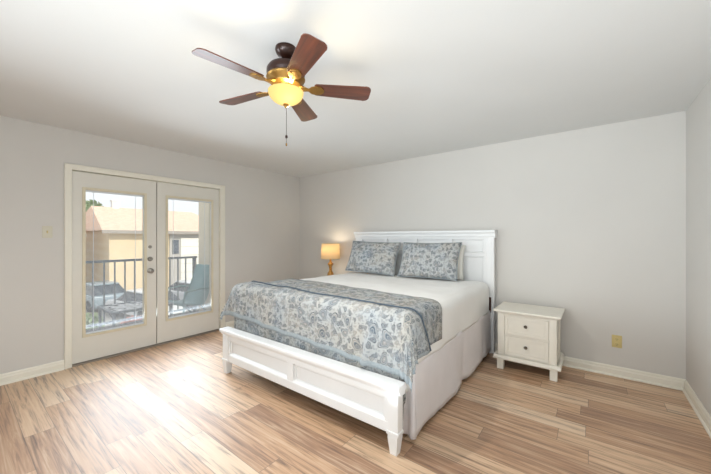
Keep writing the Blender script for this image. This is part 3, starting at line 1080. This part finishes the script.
for k in range(5):
    az = math.radians(10 + 37.3 + 72 * k)
    mb = MB().prism(blade_outline(), 'Z', -0.003, 0.003)
    b = mb.build('blade', M['blade'], fan)
    b.location = (0, 0, 2.212)
    b.rotation_euler = Matrix.Rotation(az, 4, 'Z').to_euler()
    b.rotation_euler = (Matrix.Rotation(az, 3, 'Z') @ Matrix.Rotation(math.radians(-12), 3, 'X')).to_euler()
    ir = MB()
    ir.prism([(0.085, -0.016), (0.13, -0.010), (0.150, -0.030), (0.175, -0.036), (0.205, -0.030), (0.222, -0.012), (0.222, 0.012), (0.205, 0.030), (0.175, 0.036), (0.150, 0.030), (0.13, 0.010), (0.085, 0.016)], 'Z', -0.0085, -0.0032)
    ir.tube([(0.080, 0, 0.016), (0.105, 0, 0.004), (0.14, 0, -0.006)], [0.012, 0.010, 0.006], 8)
    for px, py in ((0.180, -0.02), (0.180, 0.02), (0.208, 0)):
        ir.lathe([(0, -0.0105), (0.005, -0.0105), (0.005, -0.0085)], 10, cen=(px, py, 0))
    ir.build('blade_iron', M['brass'], b, False)
fl = light('fan_glow', 'POINT', (0.035, -0.015, 2.162), (0, 0, 0), 2.6, (1.0, 0.76, 0.36), 0.02)
fl.parent = fan
fd = light('fan_downlight', 'SPOT', (-0.040, 0.052, 2.098), (0, 0, 0), 34, (1.0, 0.97, 0.92), 0.03)
fd.data.spot_size = math.radians(168)
fd.data.spot_blend = 0.5
fd.parent = fan

# ------------------------------------------------------------------ the balcony
GZ = -2.75
MB().box(-5.90, XL - T, -0.6, 3.2, -0.14, -0.02).build('balcony_floor', M['deck'])['kind'] = 'structure'
MB().box(-5.74, XL - T, 2.78, 2.93, -0.02, 2.6).build('wall_balcony', M['stucco'])['kind'] = 'structure'
rl = thing('balcony_railing', 'dark metal balcony railing with upright bars outside the glass doors', 'railing', (-5.80, 0, -0.02))
MB().box(-0.022, 0.022, -0.6, 2.78, 0.98, 1.02, 0.004).build('top_rail', M['black_metal'], rl)
MB().box(-0.015, 0.015, -0.6, 2.78, 0.06, 0.09, 0.003).build('bottom_rail', M['black_metal'], rl)
y = 0.63
while y < 2.75:
    MB().box(-0.009, 0.009, y - 0.009, y + 0.009, 0.088, 0.982).build('baluster', M['black_metal'], rl)
    y += 0.13
for yy in (-0.55, 1.085 - 0.9, 2.74):
    MB().box(-0.02, 0.02, yy - 0.02, yy + 0.02, 0.0, 1.0, 0.003).build('post', M['black_metal'], rl)

# low lattice-topped table
pt = thing('patio_table', 'low pale metal lattice-top table outside the glass doors', 'table', (-5.22, 1.64, -0.02))
lt = MB()
for d in (-1, 1):
    for i in range(-6, 7):
        c = i * 0.16
        pts = []
        for u in [k / 60 * 0.70 - 0.35 for k in range(61)]:
            v_ = d * u * 0.75 + c
            if abs(v_) <= 0.31:
                pts.append((v_, u))
        if len(pts) > 2:
            (xa_, ya_), (xb_, yb_) = pts[0], pts[-1]
            L_ = math.hypot(xb_ - xa_, yb_ - ya_)
            lt.box(-L_ / 2, L_ / 2, -0.013, 0.013, 0.374 + 0.004 * d, 0.382 + 0.004 * d,
                   mtx=Matrix.Translation(((xa_ + xb_) / 2, (ya_ + yb_) / 2, 0)) @ Matrix.Rotation(math.atan2(yb_ - ya_, xb_ - xa_), 4, 'Z'))
lt.build('lattice_top', M['table_metal'], pt)
fm = MB()
for q in ((-0.33, -0.30, -0.37, 0.37), (0.30, 0.33, -0.37, 0.37), (-0.30, 0.30, -0.37, -0.34), (-0.30, 0.30, 0.34, 0.37)):
    fm.box(q[0], q[1], q[2], q[3], 0.362, 0.392, 0.004)
fm.build('table_frame', M['black_metal'], pt)
for sx in (-1, 1):
    for sy in (-1, 1):
        MB().box(sx * 0.30 - 0.014, sx * 0.30 + 0.014, sy * 0.345 - 0.014, sy * 0.345 + 0.014, 0, 0.365).build('leg', M['black_metal'], pt)

# sling chair, facing along the balcony (-Y)
pc = thing('patio_chair', 'teal sling-back patio chair standing by the balcony wall', 'chair', (-5.10, 2.31, -0.02), math.radians(7))
prof = [(-0.25, 0.34), (-0.22, 0.365), (-0.10, 0.34), (0.02, 0.315), (0.08, 0.325), (0.12, 0.38), (0.18, 0.52), (0.25, 0.70), (0.30, 0.86), (0.32, 0.90)]
mbs = MB()
ra = [mbs.bm.verts.new((-0.25, a, z)) for a, z in prof]
rb_ = [mbs.bm.verts.new((0.25, a, z)) for a, z in prof]
for i in range(len(prof) - 1):
    mbs.bm.faces.new((ra[i], ra[i + 1], rb_[i + 1], rb_[i]))
sl = mbs.build('sling', M['sling'], pc, True)
sd = sl.modifiers.new('thick', 'SOLIDIFY')
sd.thickness = 0.010
sd.offset = 0
for sx in (-1, 1):
    MB().tube([(sx * 0.262, a, z) for a, z in prof], 0.013, 8).build('side_frame', M['sling'], pc, True)
    MB().tube([(sx * 0.265, -0.24, 0.35), (sx * 0.275, -0.22, 0.54), (sx * 0.275, 0.0, 0.56), (sx * 0.265, 0.19, 0.55)], 0.013, 8).build('arm', M['sling'], pc, True)
    MB().tube([(sx * 0.262, -0.22, 0.365), (sx * 0.27, -0.26, 0.0)], 0.013, 8).build('leg', M['sling'], pc, True)
    MB().tube([(sx * 0.262, 0.03, 0.32), (sx * 0.27, 0.28, 0.0)], 0.013, 8).build('leg', M['sling'], pc, True)

# ------------------------------------------------------------------ beyond the balcony
MB().box(-90, -6.2, -50, 70, GZ - 0.2, GZ).build('ground', M['asphalt'])['kind'] = 'structure'
lw_ = MB().box(-17.5, -7.0, -10, 40, GZ, GZ + 0.04).build('lawn', M['lawn'])
lw_['kind'] = 'structure'


def house(name, label, x0, x1, y0, y1, ze, zr, hip0, hip1, wall, ov=0.5):
    r = thing(name, label, 'building', (0, 0, 0))
    MB().box(x0, x1, y0, y1, GZ, ze).build('wall', wall, r)
    rf = MB()
    X0, X1, Y0, Y1 = x0 - ov, x1 + ov, y0 - ov, y1 + ov
    xm = (X0 + X1) / 2
    v = [rf.bm.verts.new(c) for c in ((X0, Y0, ze), (X1, Y0, ze), (X1, Y1, ze), (X0, Y1, ze), (xm, Y0 + hip0, zr), (xm, Y1 - hip1, zr))]
    for f in ((0, 1, 4), (1, 2, 5, 4), (2, 3, 5), (3, 0, 4, 5), (3, 2, 1, 0)):
        rf.bm.faces.new([v[i] for i in f])
    rf.build('roof', M['roof'], r)
    MB().box(X1 - 0.06, X1 + 0.03, Y0, Y1, ze - 0.22, ze + 0.02).build('eave_board', M['eave'], r)
    return r


h1 = house('house', 'long tan house with orange roof and cream garage door across the parking lot', -34, -26, 6.6, 15.6, 1.85, 3.75, 0.4, 2.2, M['house_wall'])
MB().box(-30.2, -29.75, 7.75, 8.2, 3.2, 4.25).box(-30.25, -29.7, 7.70, 8.25, 4.2, 4.32).build('chimney', M['house_pale'], h1)
MB().box(-26.0, -25.93, 10.35, 15.6, GZ, 1.62).build('siding', M['house_grey'], h1)
for a in (11.15,):
    gd = MB()
    for i in range(6):
        gd.box(-25.93, -25.86, a, a + 1.75, GZ + i * 0.68, GZ + i * 0.68 + 0.66)
    gd.build('garage_door', M['garage'], h1)
for yy in (10.55, 13.4, 14.5):
    w_ = MB().box(-25.93, -25.88, yy, yy + 0.45, 0.1, 1.2).build('window', M['window_dark'], h1)
h2 = house('house', 'pale house at the left edge beyond the railing', -34, -27, 0.4, 5.0, 1.6, 2.3, 0.4, 0.4, M['house_pale'])
for yy in (1.4,):
    MB().box(-27.0, -26.95, yy, yy + 0.8, -0.9, 0.4).build('window', M['window_dark'], h2)


def car(loc, rz, paint, label):
    r = thing('car', label, 'car', loc, rz)
    b = MB()
    prof_ = [(-2.2, 0.30), (-2.25, 0.62), (-2.05, 0.82), (-1.25, 0.92), (1.55, 0.96), (2.15, 0.86), (2.25, 0.55), (2.2, 0.28)]
    b.prism(prof_, 'Y', -0.86, 0.86)
    bmesh.ops.bevel(b.bm, geom=b.bm.edges[:], offset=0.07, segments=3, affect='EDGES')
    b.build('body', paint, r, True)
    c = MB()
    lo = [(-1.15, 0.90), (1.75, 0.92)]
    va = [c.bm.verts.new(p) for p in ((-1.2, -0.80, 0.90), (1.8, -0.80, 0.92), (1.8, 0.80, 0.92), (-1.2, 0.80, 0.90))]
    vb = [c.bm.verts.new(p) for p in ((-0.35, -0.62, 1.38), (1.15, -0.62, 1.40), (1.15, 0.62, 1.40), (-0.35, 0.62, 1.38))]
    for i in range(4):
        c.bm.faces.new((va[i], va[(i + 1) % 4], vb[(i + 1) % 4], vb[i]))
    c.bm.faces.new(vb)
    c.bm.faces.new(va[::-1])
    c.build('windows', M['car_glass'], r)
    MB().box(-0.42, 1.22, -0.66, 0.66, 1.37, 1.45, 0.03).build('roof', paint, r, True)
    for sx in (-1.4, 1.4):
        for sy in (-0.78, 0.78):
            MB().lathe([(0, -0.1), (0.33, -0.1), (0.33, 0.1), (0, 0.1)], 24, mtx=Matrix.Translation((sx, sy, 0.33)) @ Matrix.Rotation(math.radians(90), 4, 'X')).build('wheel', M['tyre'], r, True)
    return r


car((-23.4, 5.4, GZ), math.radians(4), M['car_grey'], 'grey-blue car parked in front of the tan house, seen through the left door')
car((-18.4, 6.15, GZ), math.radians(8), M['car_white'], 'white car parked nearer the balcony, seen through the left door')
car((-20.0, 9.1, GZ), math.radians(5), M['car_white'], 'white car seen through the right glass door')


def foliage(mb, cx, cy, cz, rx, ry, rz_, n, s):
    for _ in range(n):
        while True:
            a, b, c = (random.uniform(-1, 1) for _ in range(3))
            d = a * a + b * b + c * c
            if 0.25 < d < 1:
                break
        p = Vector((cx + a * rx, cy + b * ry, cz + c * rz_))
        u = Vector((random.gauss(0, 1), random.gauss(0, 1), random.gauss(0, 1))).normalized()
        w = u.orthogonal().normalized()
        v = [mb.bm.verts.new(p + q) for q in (u * s, w * s * 0.5, -u * s, -w * s * 0.5)]
        mb.bm.faces.new(v)


def plant(name, label, cat, x, y, h, r_, leaf, n, s, trunk=0.0, group=None):
    t = thing(name, label, cat, (x, y, GZ + (0.04 if x > -17.5 else 0)), 0, group)
    st = MB()
    st.tube([(0, 0, 0), (0.02, 0.01, max(trunk, h * 0.4)), (0, 0.03, h * 0.75)], [0.05 * h / 1.5 + 0.02, 0.03, 0.015], 7)
    st.build('trunk' if trunk else 'stem', M['bark'], t, True)
    mb = MB()
    foliage(mb, 0, 0, (h + trunk) / 2, r_, r_, (h - trunk) / 2, n, s)
    mb.build('foliage', leaf, t)
    return t


plant('tree', 'green tree behind the roof of the tan house, left of its chimney', 'tree', -37.5, 8.1, 7.6, 1.6, M['leaf'], 1400, 0.28, 2.5)
plant('shrub', 'green shrub on the lawn below the railing, seen through the left door', 'shrub', -15.6, 3.35, 1.1, 0.45, M['leaf'], 700, 0.10)
plant('shrub', 'reddish shrub on the lawn, right of the green shrub', 'shrub', -14.6, 4.5, 0.9, 0.5, M['leaf_pink'], 700, 0.09)
